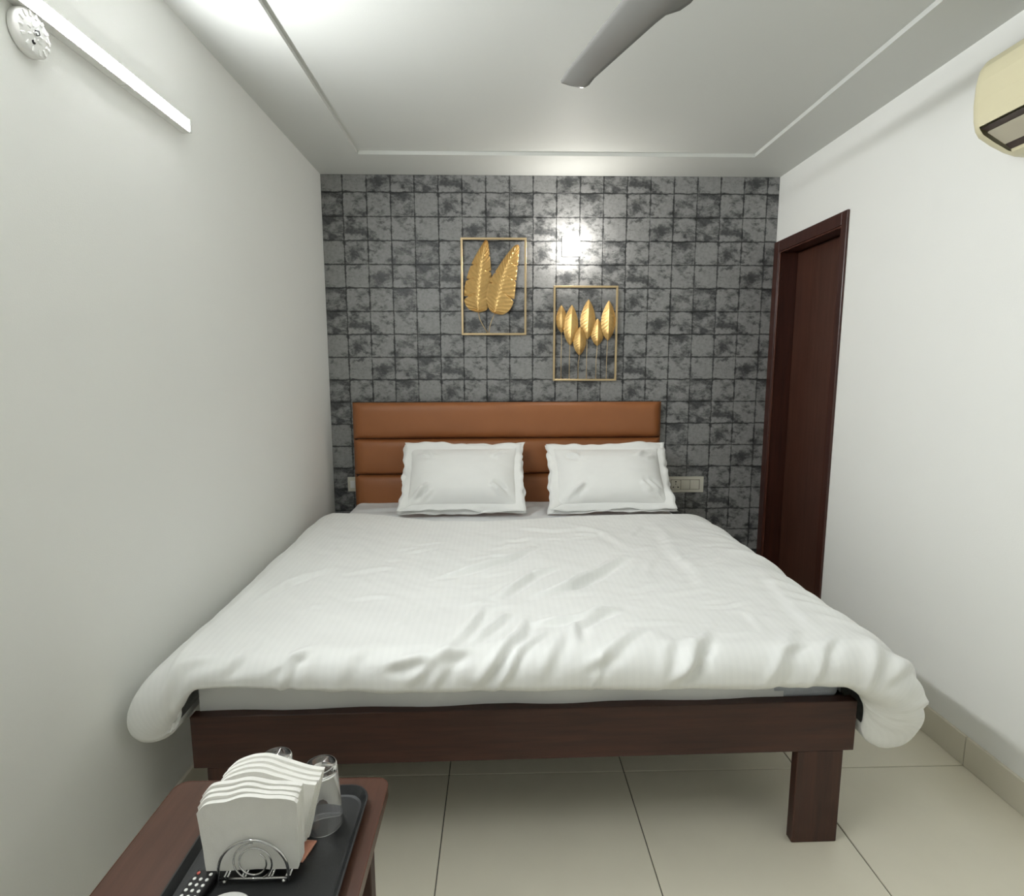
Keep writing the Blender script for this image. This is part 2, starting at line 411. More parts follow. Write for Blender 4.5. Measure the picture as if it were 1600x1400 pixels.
# mattress and sheet
MX0, MX1, MY0, MY1, MZ0, MZ1 = -2.456, -0.650, -1.906, -0.105, 0.414, 0.585
mt_ = obj('mattress', MB().box(MX0, MX1, MY0, MY1, MZ0, MZ1, 0.035, 5), M_matt, label='pale grey quilted mattress lying in the dark bed frame', cat='mattress')
def sheet():
    """one cloth over the mattress, turned down over its sides and foot"""
    nx, ny = 150, 150; R = 0.05; e = 0.006
    sx0, sx1, sy0, sy1, zt = MX0-e, MX1+e, MY0-e, MY1+0.004, MZ1+0.012
    drop = zt-0.435
    def roll(a, R):    # arc length past the bend -> out, down
        if a <= 0: return 0, 0
        if a < R*math.pi/2: return R*math.sin(a/R), R*(1-math.cos(a/R))
        return R, R + a-R*math.pi/2
    Ls = drop-R+R*math.pi/2
    P = np.zeros((ny, nx, 3))
    us = np.linspace(sx0+R-Ls, sx1-R+Ls, nx); vs = np.linspace(sy0+R-Ls, sy1, ny)
    for i, v in enumerate(vs):
        for j, u in enumerate(us):
            al, ar, af = (sx0+R)-u, u-(sx1-R), (sy0+R)-v
            # towards the foot's free corner the cloth stops short of the mattress end
            ol, dl = roll(al, R); orr, drr = roll(ar, R); of, df = roll(af, R)
            x = min(max(u, sx0+R), sx1-R) - ol + orr; y = max(v, sy0+R) - of
            z = zt - max(dl, drr, df)
            if af > 0 and (al > 0 or ar > 0):
                z = zt - (max(dl, drr)**3+df**3)**(1/3); z = max(z, zt-drop)
            P[i, j] = (x, y, z)
    X, Y = P[:, :, 0], P[:, :, 1]
    top = np.clip((P[:, :, 2]-(zt-0.03))/0.03, 0, 1)
    P[:, :, 2] += top*(0.005*fbm(X*3, Y*3, 3) + 0.003*fbm(X*9, Y*14, 5))
    for w in ([(-2.43, -0.28), (-2.2, -0.26), (-1.9, -0.30)], [(-2.44, -0.42), (-2.1, -0.40)], [(-1.50, -0.42), (-1.44, -0.30), (-1.36, -0.2)], [(-1.45, -0.45), (-1.38, -0.36), (-1.33, -0.22)], [(-1.52, -0.2), (-1.40, -0.16)]):
        P[:, :, 2] += top*ridge(X, Y, w, 0.012, 0.018)
    side = 1-top; front = (Y < MY0+0.03)
    P[:, :, 1] -= np.where(front, side*(0.004+0.004*np.sin(X*17+1)+0.005*fbm(X*8, P[:, :, 2]*10, 8)), 0)
    P[:, :, 2] -= np.where(front & (P[:, :, 2] < 0.47), 0.004*np.abs(fbm(X*6, X*0, 4)), 0)
    Q = P.copy(); Q[:, :, 2] -= 0.003*top; Q[:, :, 1] += 0.003*side*front; 
    m_ = MB(); keep = []
    b = nx
    for i in range(ny-1):
        for j in range(nx-1):
            cx_, cy_, cz_ = P[i:i+2, j:j+2].reshape(4, 3).mean(0)
            lim = -0.86 + 0.03*math.sin(cz_*60)
            if cx_ > lim and cy_ < MY0+0.02 and cz_ < 0.565 and cx_ > lim: continue
            keep.append((i*b+j, i*b+j+1, (i+1)*b+j+1, (i+1)*b+j))
    m_.add([tuple(p) for p in P.reshape(-1, 3)], keep, True); return m_
sh_ = obj('bed_sheet', sheet(), M_sheet, label='white fitted sheet stretched over the mattress under the pillows', cat='bed sheet')

mt_.rotation_euler.z = sh_.rotation_euler.z = BYAW

# duvet
ZT = 0.642
def prof(q, R, V, c):
    L = math.pi*R/2 + V + math.pi*c; a = q*L
    h = np.where(a < math.pi*R/2, R*np.sin(np.minimum(a/R, math.pi/2)), R); g = np.where(a < math.pi*R/2, R*(1-np.cos(np.minimum(a/R, math.pi/2))), R)
    a1 = np.clip(a-math.pi*R/2, 0, V); g = g + a1
    a2 = np.clip(a-math.pi*R/2-V, 0, math.pi*c)/c
    return h - c*(1-np.cos(a2)), g + c*np.sin(a2), L
WR = [[(-1.857, -1.48), (-1.727, -1.387), (-1.591, -1.268), (-1.467, -1.109)], [(-1.636, -1.656), (-1.572, -1.548), (-1.509, -1.446), (-1.406, -1.361)],
      [(-1.521, -1.649), (-1.393, -1.553), (-1.271, -1.413), (-1.13, -1.259)], [(-1.739, -1.941), (-1.706, -1.84), (-1.674, -1.72)],
      [(-1.706, -1.942), (-1.65, -1.854), (-1.593, -1.76)], [(-1.70, -2.08), (-1.635, -2.0), (-1.57, -1.904), (-1.547, -1.80)],
      [(-1.553, -1.844), (-1.403, -1.814), (-1.27, -1.75)], [(-0.90, -0.68), (-0.875, -0.92), (-0.925, -1.2), (-0.90, -1.456), (-0.96, -1.66)],
      [(-0.952, -1.5), (-0.94, -1.655), (-0.939, -1.774)], [(-1.414, -1.581), (-1.318, -1.489), (-1.154, -1.311)],
      [(-1.427, -1.979), (-1.411, -1.861), (-1.325, -1.781), (-1.257, -1.746)], [(-1.196, -2.08), (-1.114, -2.015), (-1.025, -1.88)],
      [(-2.406, -1.64), (-2.365, -1.472), (-2.246, -1.344)], [(-1.93, -2.013), (-1.80, -1.985)], [(-0.65, -1.39), (-0.699, -1.713), (-0.724, -1.931)],
      [(-0.861, -1.757), (-0.874, -1.908)], [(-1.3, -0.78), (-1.15, -0.95), (-1.08, -1.2)], [(-1.55, -0.85), (-1.38, -0.9), (-1.2, -0.84)]]
def duvet():
    xl, xr, yf = -2.470, -0.668, -1.945
    PL, PR, PF = (0.125, 0.0, 0.055), (0.215, 0.04, 0.075), (0.072, 0.012, 0.028)
    LL, LR, LF = (math.pi*p[0]/2+p[1]+math.pi*p[2] for p in (PL, PR, PF))
    ns, nt = 300, 240
    s = np.concatenate([np.linspace(xl-LL, xl, 36, False), np.linspace(xl, xr, 200, False), np.linspace(xr, xr+LR, 64)])
    LH = 0.055
    tt = np.concatenate([np.linspace(0, LH, 10, False), np.linspace(LH, 1, 180, False)])
    f = np.linspace(0, LF, 48)
    Sx = np.repeat(s[None, :], len(tt)+len(f), 0)
    # head edge wanders across the bed
    hx = np.interp(s, [-2.8, -2.45, -2.3, -2.12, -1.95, -1.7, -1.5, -1.3, -1.1, -0.9, -0.66, -0.3], [-0.56, -0.57, -0.585, -0.66, -0.735, -0.76, -0.735, -0.69, -0.655, -0.63, -0.62, -0.62])
    T = np.zeros_like(Sx)
    for i, a in enumerate(tt): T[i] = hx + (yf-hx)*(a-LH)/(1-LH)
    for i, a in enumerate(f): T[len(tt)+i] = yf - a
    eL, eR, eF = np.clip((xl-Sx)/LL, 0, 1), np.clip((Sx-xr)/LR, 0, 1), np.clip((yf-T)/LF, 0, 1)
    ex = eL+eR; p = 5.0
    q = (ex**p+eF**p)**(1/p); q = np.minimum(q, 1.0)
    phi = np.arctan2(eF, ex+1e-9); c_, s_ = np.cos(phi), np.sin(phi); wq = c_*c_
    kn = (c_**4+s_**4)**0.25; c_, s_ = c_/kn, s_/kn
    hL, gL, _ = prof(q, *PL); hR, gR, _ = prof(q, *PR); hF, gF, _ = prof(q, *PF)
    left = eL > 0
    hX, gX = np.where(left, hL, hR), np.where(left, gL, gR)
    X = np.clip(Sx, xl, xr) + np.where(left, -1, 1)*hX*c_*(ex > 0)
    Y = np.maximum(T, yf) - hF*s_*(eF > 0)
    w = wq; Z = ZT - (gX*w + gF*(1-w))*(q > 0)
    # head edge rolls down on to the sheet
    hd_ = np.clip((T-hx[None, :])/(LH*1.35), 0, 1)
    Z -= 0.034*(1-np.sqrt(np.clip(1-hd_**2, 0, 1)))
    # bed is a little higher at the head; left border sinks towards the foot
    fy = np.clip((-0.6-Y)/1.4, 0, 1)
    Z -= eL**0.5*(0.02+0.05*fy)
    Z += 0.010*np.exp(-((X+1.55)/0.7)**2) - 0.012*fy
    Y += 0.0145*(X+1.55)*fy - 0.035*eL*eF**0.5
    Z += 0.045*eF**1.5*np.clip((-1.80-X)/0.5, 0, 1)*np.clip((X+2.48)/0.08, 0, 1)
    sm_ = lambda q_: np.clip(q_, 0, 1)**2*(3-2*np.clip(q_, 0, 1))
    Z -= 0.075*eF**1.3*(1-eL)*sm_((-2.405-X)/0.07) + 0.035*eF**1.3*(1-eR)*sm_((X+0.70)/0.07)
    P = np.stack([X, Y, Z], -1)
    def normals(P):
        du = np.gradient(P, axis=1); dv = np.gradient(P, axis=0); n = np.cross(dv, du); return n/(np.linalg.norm(n, axis=-1, keepdims=True)+1e-12)
    N = normals(P)
    D = 0.010*fbm(Sx*2.2, T*2.2, 11, 2) + 0.0045*fbm(Sx*7+3*T, T*7, 12, 3) + 0.0012*fbm(Sx*26, T*22, 13, 2)
    for k, wv in enumerate(WR):
        D += ridge(Sx, T, wv, {0: 0.018, 1: 0.018, 2: 0.018, 9: 0.017, 5: 0.017, 7: 0.005, 14: 0.005, 8: 0.0, 15: 0.003, 16: 0.005, 17: 0.006}.get(k, 0.014), {7: 0.028, 14: 0.022, 16: 0.022, 17: 0.02}.get(k, 0.0145))
    rs = np.random.RandomState(5)
    for k in range(26):          # gathers along the foot
        x = xl-0.1 + (xr-xl+0.35)*(k+rs.rand()*1.6)/26; dx = 0.05+0.16*rs.rand(); L = 0.06+0.22*rs.rand()**2; lo = 0.35+0.5*rs.rand()
        D += ridge(Sx, T, [(x, yf-LF*lo), (x+dx*0.45, yf-0.04), (x+dx, yf-0.05+L*0.5)], 0.004+0.008*rs.rand()**1.5, 0.010+0.014*rs.rand())
    for k in range(60):          # fine creases, mostly slanting up to the right
        x = -2.25+1.5*rs.rand()**0.7; y = -0.85-1.05*rs.rand(); L = 0.06+0.18*rs.rand(); a = math.radians(35+30*rs.randn()*0.6)
        D += ridge(Sx, T, [(x, y), (x+L*0.5*math.cos(a), y+L*0.5*math.sin(a)+0.012*rs.randn()), (x+L*math.cos(a), y+L*math.sin(a))], 0.0015+0.004*rs.rand()**2, 0.009+0.008*rs.rand())
    for k in range(12):          # long drape folds down the right side
        y = -0.75-1.2*(k+rs.rand())/12
        D += ridge(Sx, T, [(xr+LR*0.8, y-0.10), (xr+LR*0.4, y-0.04), (xr-0.05, y+0.08)], 0.006+0.006*rs.rand(), 0.02+0.015*rs.rand())
    edge = np.clip((1-q)/0.12, 0, 1)*np.clip((hx[None, :]-T)/0.03+1.2, 0, 1)
    P = P + N*(D*np.clip(edge+0.15, 0, 1))[..., None]
    P[..., 0] = np.maximum(P[..., 0], XL+0.006)
    mb = MB().grid(P)
    return mb, Sx, T
dmb, DS, DT = duvet()
uvs = np.stack([DS.ravel(), DT.ravel()], -1)
du = obj('duvet', dmb, M_duvet, label='puffy white satin-striped duvet spread over the bed', cat='duvet', fix=False)
lay = du.data.uv_layers.new(name='cloth'); li = np.zeros(len(du.data.loops), int); du.data.loops.foreach_get('vertex_index', li)
lay.data.foreach_set('uv', uvs[li].astype(np.float32).ravel())

# pillows leaning on the headboard
def pillow(cx, W_, Hh, base_y, base_z, top_y, top_z, seed, label, dz=None):
    """cushion + flat flange, built in the plane of the pillow then set leaning"""
    rs = np.random.RandomState(seed); up = np.array([0, top_y-base_y, top_z-base_z]); Lh = np.linalg.norm(up); up = up/Lh
    rt = np.array([1.0, 0, 0]); nr = np.cross(rt, up)   # towards the room
    if nr[1] > 0: nr = -nr
    root = empty('pillow', (cx, base_y, base_z), label, 'pillow', 'pillows against the headboard')
    fl = 0.040
    cw, ch = W_-2*fl, Lh-2*fl
    def place(a, b, d): return np.array([cx, base_y, base_z]) + a[..., None]*rt + b[..., None]*up + d[..., None]*nr
    n, k = 70, 50
    u, v = np.meshgrid(np.linspace(-1, 1, n), np.linspace(-1, 1, k))
    a = u*cw/2*(1-0.035*(1-np.abs(v)**2)*np.abs(u)**3); b = Lh/2 + v*ch/2*(1-0.05*(1-u**2)*np.abs(v)**3)
    th = 0.088*np.clip(1-np.abs(u)**3.4, 0, 1)**0.72*np.clip(1-np.abs(v)**2.8, 0, 1)**0.72*(1-0.15*v)
    wr = 0.006*fbm(u*2.3+seed, v*2.3, seed, 3)
    for q in range(18):
        sx, sy = rs.choice([-1, 1]), rs.choice([-1, 1]); x0, y0 = sx*(0.93-0.25*rs.rand()), sy*(0.95-0.3*rs.rand())
        wr += ridge(u*cw/2, v*ch/2, [(x0*cw/2, y0*ch/2), (x0*cw/2*(0.7), y0*ch/2*(0.55+0.2*rs.rand()))], 0.010, 0.012)
    dome = th + wr*np.clip(th/0.03, 0, 1)
    cu = MB().shell(place(a, b, 0.031+dome), place(a, b, 0.028-th*0.62))
    obj('cushion', cu, M_sheetW, root)
    def flange(off, amp, sd, grow=0.0):
        n = 220; ring = []
        pw, ph = W_/2+grow, Lh/2+grow
        per = []
        for i in range(n):
            f_ = i/n*4; side = int(f_); q = f_-side; q2 = q*2-1
            if side == 0: per.append((q2*pw, -ph))
            elif side == 1: per.append((pw, q2*ph))
            elif side == 2: per.append((-q2*pw, ph))
            else: per.append((-pw, -q2*ph))
        lv = [0.74, 0.80, 0.87, 0.94, 1.0]; P = np.zeros((n+1, len(lv), 3)); rs = np.random.RandomState(sd)
        fr = [rs.rand()*6.28 for _ in range(6)]
        for i in range(n+1):
            A, B = per[i % n]; ang = 2*math.pi*i/n
            wob = math.sin(ang*3+fr[0])*0.5+math.sin(ang*7+fr[1])*0.35+math.sin(ang*13+fr[2])*0.22+math.sin(ang*23+fr[3])*0.12
            ins = 1-(0.055 if int(i/n*4) % 2 else 0.075)*math.sin(math.pi*((i/n*4) % 1))**0.7*(0.7+0.3*math.sin(ang*2+fr[4])) + 0.014*math.sin(ang*11+fr[5]) + 0.009*math.sin(ang*27+fr[0])
            for j, l in enumerate(lv):
                t_ = max(0, (l-0.80)/0.20); sc = l*(1-(1-ins)*t_)
                P[i, j] = (np.array([cx, base_y, base_z]) + A*sc*rt + (Lh/2+max(B*sc, -Lh/2+0.004))*up + (off+amp*wob*t_)*nr)
        m_ = MB(); b_ = len(lv)
        Q = P - nr*0.004
        return MB().shell(P, Q)
    obj('flange', flange(0.036, 0.021, seed+1), M_sheetW, root)
    obj('flange', flange(0.012, 0.022, seed+2, 0.008), M_sheetW, root)
    return root
M_sheetW = plain('pillowcase_cotton', (0.84, 0.845, 0.83), 0.75, var=0.025, vscale=14, bscale=900, bdist=0.0003)
pillow(-1.822, 0.672, 0.44, -0.455, 0.607, -0.165, 0.942, 21, 'white flanged pillow standing nearest the left wall')
pillow(-1.016, 0.676, 0.44, -0.455, 0.607, -0.165, 0.936, 34, 'white flanged pillow standing beside the wall socket')

# ================================================================== ON THE BACK WALL
def frame_bars(root, x0, x1, z0, z1, w=0.0115, d=0.012, y=-0.022):
    m_ = MB()
    m_.box(x0, x1, y-d, y, z1-w, z1, 0.0012, 1); m_.box(x0, x1, y-d, y, z0, z0+w, 0.0012, 1)
    m_.box(x0, x0+w, y-d, y, z0+w, z1-w, 0.0012, 1); m_.box(x1-w, x1, y-d, y, z0+w, z1-w, 0.0012, 1)
    fr = obj('frame', m_, M_brass, root)
    for x in (x0+0.02, x1-0.02):
        obj('wall_standoff', MB().tube([(x, y, z1-w/2), (x, -0.001, z1-w/2)], 0.003, 8), M_brass, fr)
# banana leaves
F1 = (-1.8375, -1.4600, 1.575, 2.1215)
art = empty('wall_art', (-1.649, -0.005, F1[2]), 'gold metal wall art of two broad ribbed leaves in a rectangular frame', 'wall art', 'gold leaf wall decorations')
frame_bars(art, *F1)
z1f = lambda p: (F1[0]+(p[0]-200)*0.000731, F1[2]+(918-p[1])*0.000717)
def spline(pts, n):
    pts = np.array(pts, float); k = len(pts); tq = np.linspace(0, k-1, n); out = []
    for q in tq:
        i = min(int(q), k-2); f_ = q-i; p0, p1, p2, p3 = pts[max(i-1, 0)], pts[i], pts[i+1], pts[min(i+2, k-1)]
        out.append(0.5*((2*p1)+(-p0+p2)*f_+(2*p0-5*p1+4*p2-p3)*f_**2+(-p0+3*p1-3*p2+p3)*f_**3))
    return np.array(out)
def resample(c, n):
    d = np.r_[0, np.cumsum(np.hypot(*np.diff(c, axis=0).T))]; q = np.linspace(0, d[-1], n)
    return np.stack([np.interp(q, d, c[:, 0]), np.interp(q, d, c[:, 1])], -1)
def broad_leaf(root, Lp, Mp, Rp, y, notchL, notchR, ribs=17):
    n = 180; L, Mi, R = (resample(spline([z1f(p) for p in q], 200), n) for q in (Lp, Mp, Rp))
    nc = 45; P = np.zeros((n, nc, 3))
    for i in range(n):
        t_ = i/(n-1)
        for j in range(nc):
            a = (j-(nc//2))/(nc//2); E_, nt = (L, notchL) if a < 0 else (R, notchR); f_ = abs(a)
            cut = 1.0
            for q, w_, dp in nt: cut -= dp*max(0, 1-abs(t_-q)/w_)
            ii = min(max(t_+0.0, 0), 1)*(n-1); p = Mi[i]*(1-f_*cut)+E_[i]*f_*cut
            ph = (t_*ribs - f_*2.6)*2*math.pi     # chevron ribs sloping up and outwards
            tri = 2*abs((ph/(2*math.pi)) % 1 - 0.5)
            dep = 0.0050*tri*min(1, f_*5)*min(1, (1-f_)*6+0.3) + 0.010*(1-f_)*0.9 - 0.006*f_*f_
            P[i, j] = (p[0], y-dep, p[1])
    Q = P.copy(); Q[:, :, 1] += 0.0012
    return obj('leaf', MB().shell(P, Q, smooth=False), M_gold, root)
lA = broad_leaf(art, [(335, 737), (262, 712), (226, 655), (222, 580), (240, 480), (280, 362), (330, 265), (385, 178), (400, 172)],
           [(335, 737), (330, 650), (340, 540), (352, 440), (368, 330), (388, 240), (402, 172)],
           [(335, 737), (400, 715), (425, 640), (437, 520), (437, 400), (428, 290), (417, 190), (404, 172)], -0.020,
           [(0.27, 0.02, 0.35), (0.48, 0.012, 0.22), (0.66, 0.012, 0.22)], [(0.60, 0.012, 0.18), (0.8, 0.01, 0.2)])
lB = broad_leaf(art, [(465, 748), (425, 720), (402, 650), (402, 580), (432, 480), (500, 372), (560, 285), (620, 217), (645, 210)],
           [(465, 748), (480, 670), (505, 570), (540, 450), (580, 350), (620, 270), (650, 210)],
           [(465, 748), (530, 753), (585, 715), (618, 640), (632, 520), (645, 400), (657, 290), (660, 225), (652, 210)], -0.031,
           [(0.42, 0.012, 0.22), (0.56, 0.01, 0.18)], [(0.33, 0.014, 0.3), (0.56, 0.01, 0.2), (0.74, 0.01, 0.2)])
for pts, yy in (([(333, 735), (345, 790), (375, 850), (412, 905)], -0.027), ([(465, 748), (440, 800), (425, 850), (418, 905)], -0.030)):
    obj('stem', MB().tube([(*[z1f(p)[0]], yy, z1f(p)[1]) for p in pts], 0.0022, 8), M_brass, art)
# six upright leaves
F2 = (-1.3025, -0.9260, 1.3085, 1.8560)
art2 = empty('wall_art', (-1.114, -0.005, F2[2]), 'gold metal wall art of six slim upright leaves on thin stems in a frame', 'wall art', 'gold leaf wall decorations')
frame_bars(art2, *F2)
z2f = lambda a, b: (F2[0]+(a-36)*0.000427, F2[2]+(1358-b)*0.000417)
for k, (tx, tz, bx, bz, hw, sx, yy) in enumerate([(148, 303, 152, 690, 76, 148, -0.018), (290, 303, 268, 860, 100, 262, -0.026), (403, 603, 400, 1000, 88, 385, -0.030),
                                     (520, 226, 505, 782, 104, 500, -0.020), (650, 488, 648, 870, 92, 632, -0.017), (796, 243, 788, 797, 100, 778, -0.027)]):
    (ax, az), (bx_, bz_) = z2f(bx, bz), z2f(tx, tz); hw *= 0.000427; n, nc = 46, 21; P = np.zeros((n, nc, 3))
    for i in range(n):
        t_ = i/(n-1); wd = hw*(math.sin(math.pi*t_**0.92))**0.8; mx, mz = ax+(bx_-ax)*t_, az+(bz_-az)*t_
        for j in range(nc):
            a = (j-10)/10; f_ = abs(a)
            P[i, j] = (mx+a*wd, yy - 0.019*(1-f_)**1.5*min(1, wd/hw*1.5) - 0.004*math.sin(math.pi*f_) + 0.0010*math.sin(t_*70+f_*9)*f_, mz)
    Q = P.copy(); Q[:, :, 1] += 0.0012
    obj('leaf', MB().shell(P, Q, smooth=False), M_gold, art2)
    zx, zz = z2f(sx, 1335)
    obj('stem', MB().tube([(ax, yy-0.001, az+0.012), (ax+(zx-ax)*0.3, -0.027, az-0.02), (zx, -0.028, zz+0.1), (zx, -0.028, zz)], 0.0019, 8), M_brass, art2)

# wall bulb on a square plate
LX, LZ = -1.201, 2.079
lamp = empty('wall_lamp', (LX, 0, LZ), 'lit round bulb on a square white plate on the grey wall', 'wall lamp')
obj('plate', MB().box(LX-0.053, LX+0.053, -0.012, -0.0005, LZ-0.055, LZ+0.055, 0.004, 3), M_plastic, lamp)
obj('holder', MB().lathe([(0.036, -0.011), (0.036, -0.018), (0.026, -0.024), (0.022, -0.060), (0.020, -0.062)], (LX, 0, LZ), 'y', 28), M_plastic, lamp)
obj('bulb', MB().lathe([(0.016, -0.060), (0.024, -0.072), (0.030, -0.086), (0.0325, -0.100), (0.031, -0.114), (0.025, -0.126), (0.014, -0.134), (0.002, -0.1365)], (LX, 0, LZ), 'y', 28), M_bulb, lamp)

# switch plates
def plate(root, x0, x1, z0, z1):
    b_ = obj('back_plate', MB().box(x0, x1, -0.011, -0.0005, z0, z1, 0.003, 2), M_ivory, root); return b_
sw = empty('switch_plate', (-2.49, 0, 0.645), 'small white switch plate half hidden behind the headboard edge', 'switch plate')
plate(sw, -2.538, -2.440, 0.645, 0.734)
for x in (-2.522, -2.488): obj('rocker', MB().box(x, x+0.030, -0.015, -0.010, 0.667, 0.712, 0.002, 2), M_plastic, sw)
so = empty('wall_socket', (-0.482, 0, 0.625), 'ivory socket plate with two switches beside the right pillow', 'wall socket')
plate(so, -0.597, -0.367, 0.6255, 0.7245)
obj('module_surround', MB().box(-0.572, -0.392, -0.0125, -0.0105, 0.643, 0.707, 0.001, 1), plain('module_gap', (0.30, 0.28, 0.23), 0.5), so)
sk = obj('socket', MB().box(-0.570, -0.513, -0.0155, -0.012, 0.646, 0.704, 0.006, 3), M_ivory, so)
pins = MB()
for px, pz, r in ((-0.5415, 0.694, 0.0045), (-0.5415, 0.680, 0.003), (-0.556, 0.660, 0.0042), (-0.527, 0.660, 0.0042)):
    obj('pin_hole', MB().lathe([(r, -0.0162), (r, -0.012)], (px, 0, pz), 'y', 14), M_slot, sk)
for x in (-0.509, -0.452): obj('rocker', MB().box(x, x+0.054, -0.0165, -0.012, 0.646, 0.704, 0.003, 2), M_ivory, so)

# ================================================================== ON THE LEFT WALL
TY0, TY1, TZ = -3.285, -1.455, 2.134  # near end is unseen; extra length added to light the floor and napkins
tube = empty('tube_light', (XL, (TY0+TY1)/2, TZ-0.02), 'glowing white LED batten fixed high on the left wall', 'tube light')
obj('housing', MB().prism([(XL+0.0005, TZ-0.019), (XL+0.026, TZ-0.019), (XL+0.026, TZ+0.019), (XL+0.0005, TZ+0.019)], 'y', TY0, TY1), M_plastic, tube)
pr_ = [(XL+0.026, TZ-0.017)] + [(XL+0.0268+0.0016*math.sin(math.pi*k/12), TZ-0.017*math.cos(math.pi*k/12)) for k in range(13)] + [(XL+0.026, TZ+0.017)]
obj('diffuser', MB().prism(pr_, 'y', TY0+0.012, TY1-0.012, smooth=True), M_tube, tube)
for a, b in ((TY0-0.004, TY0+0.012), (TY1-0.012, TY1+0.004)):
    obj('end_cap', MB().box(XL+0.0005, XL+0.031, a, b, TZ-0.020, TZ+0.020, 0.004, 3), M_plastic, tube)
for y in (-1.75, -2.35, -2.95): obj('clip', MB().box(XL+0.0005, XL+0.022, y-0.008, y+0.008, TZ-0.0205, TZ+0.0205, 0.001, 1), M_plastic, tube)
JY, JZ = -2.066, 2.073
jb = empty('junction_cover', (XL, JY, JZ), 'round white ventilated junction cover just under the tube light', 'junction cover')
R_ = 0.046
obj('cover', MB().lathe([(R_-0.004, 0.0005), (R_, 0.004), (R_, 0.018), (R_-0.003, 0.0215), (R_-0.008, 0.0225), (0.002, 0.0235)], (XL, JY, JZ), 'x', 48), M_plastic, jb)
for k in range(14):
    a = 2*math.pi*k/14; c_, s_ = math.cos(a), math.sin(a)
    for r0, r1, w in ((0.030, 0.042, 0.0030), (0.011, 0.020, 0.0022)):
        if w < 0.003 and k % 2: continue
        b_ = MB().box(r0, r1, -w, w, 0.0222, 0.0250, 0.0012, 2)
        b_.xf(lambda p: Vector((XL+p.z, JY+p.x*c_-p.y*s_, JZ+p.x*s_+p.y*c_))); obj('rib', b_, M_plastic, jb)
obj('knockout_hole', MB().lathe([(0.0042, 0.0225), (0.0042, 0.0245)], (XL, JY-0.006, JZ-0.020), 'x', 16), M_slot, jb)
obj('screw', MB().lathe([(0.0045, 0.0225), (0.0045, 0.0255), (0.002, 0.0262)], (XL, JY, JZ), 'x', 16), M_chrome, jb)
obj('hook', MB().tube([(XL+0.026, JY-0.003, JZ+0.004), (XL+0.030, JY+0.003, JZ+0.006), (XL+0.030, JY+0.005, JZ-0.001), (XL+0.026, JY+0.001, JZ-0.004)], 0.0012, 6), M_slot, jb)

# ================================================================== AIR CONDITIONER
ac = empty('air_conditioner', (0, -2.0, 2.0), 'cream split air conditioner hung high on the right wall', 'air conditioner')
AY0, AY1 = -2.42, -1.600
full_p = [(-0.0005, 2.005), (-0.0005, 2.292), (-0.10, 2.292), (-0.150, 2.284), (-0.180, 2.268), (-0.195, 2.245), (-0.202, 2.205), (-0.203, 2.150), (-0.198, 2.105), (-0.190, 2.078), (-0.178, 2.062), (-0.140, 2.040), (-0.096, 2.018), (-0.06, 2.008)]
cut_p = [(-0.0005, 2.005), (-0.0005, 2.292), (-0.10, 2.292), (-0.150, 2.284), (-0.180, 2.268), (-0.195, 2.245), (-0.202, 2.205), (-0.203, 2.150), (-0.198, 2.105), (-0.192, 2.083), (-0.165, 2.090), (-0.105, 2.062), (-0.085, 2.014), (-0.06, 2.008)]
def rounded_end(y0, y1, rnd):
    """end section whose front edge is rounded in plan"""
    m_ = MB(); prevs = None
    for k in range(7):
        a = k/6*math.pi/2; yy = y0+(y1-y0)*math.sin(a); ins = rnd*(1-math.cos(a))
        pts = [(min(p[0]+ins*(1 if p[0] < -0.03 else 0), -0.0005), yy, p[1]+(-ins*0.5 if p[1] > 2.27 else ins*0.25 if p[1] < 2.03 else 0)) for p in full_p]
        o = len(m_.v); m_.v += pts; n = len(pts)
        if prevs is not None:
            for i in range(n): m_.f.append([prevs+i, prevs+(i+1) % n, o+(i+1) % n, o+i]); m_.sm.append(True)
        prevs = o
    m_.f.append(list(range(prevs, prevs+n))); m_.sm.append(False); return m_
obj('casing', MB().prism(cut_p, 'y', AY0+0.030, AY1-0.030), M_ac, ac)
obj('end_casing', rounded_end(AY1-0.030, AY1, 0.016), M_ac, ac); obj('end_casing', rounded_end(AY0+0.030, AY0, 0.016), M_ac, ac)
obj('outlet', MB().prism([(-0.188, 2.0775), (-0.164, 2.087), (-0.105, 2.058), (-0.090, 2.022), (-0.10, 2.030), (-0.150, 2.066)], 'y', AY0+0.031, AY1-0.031), M_acdk, ac)
obj('louvre', MB().prism([(-0.168, 2.066), (-0.166, 2.070), (-0.110, 2.040), (-0.112, 2.034)], 'y', AY0+0.036, AY1-0.034), M_acfl, ac)

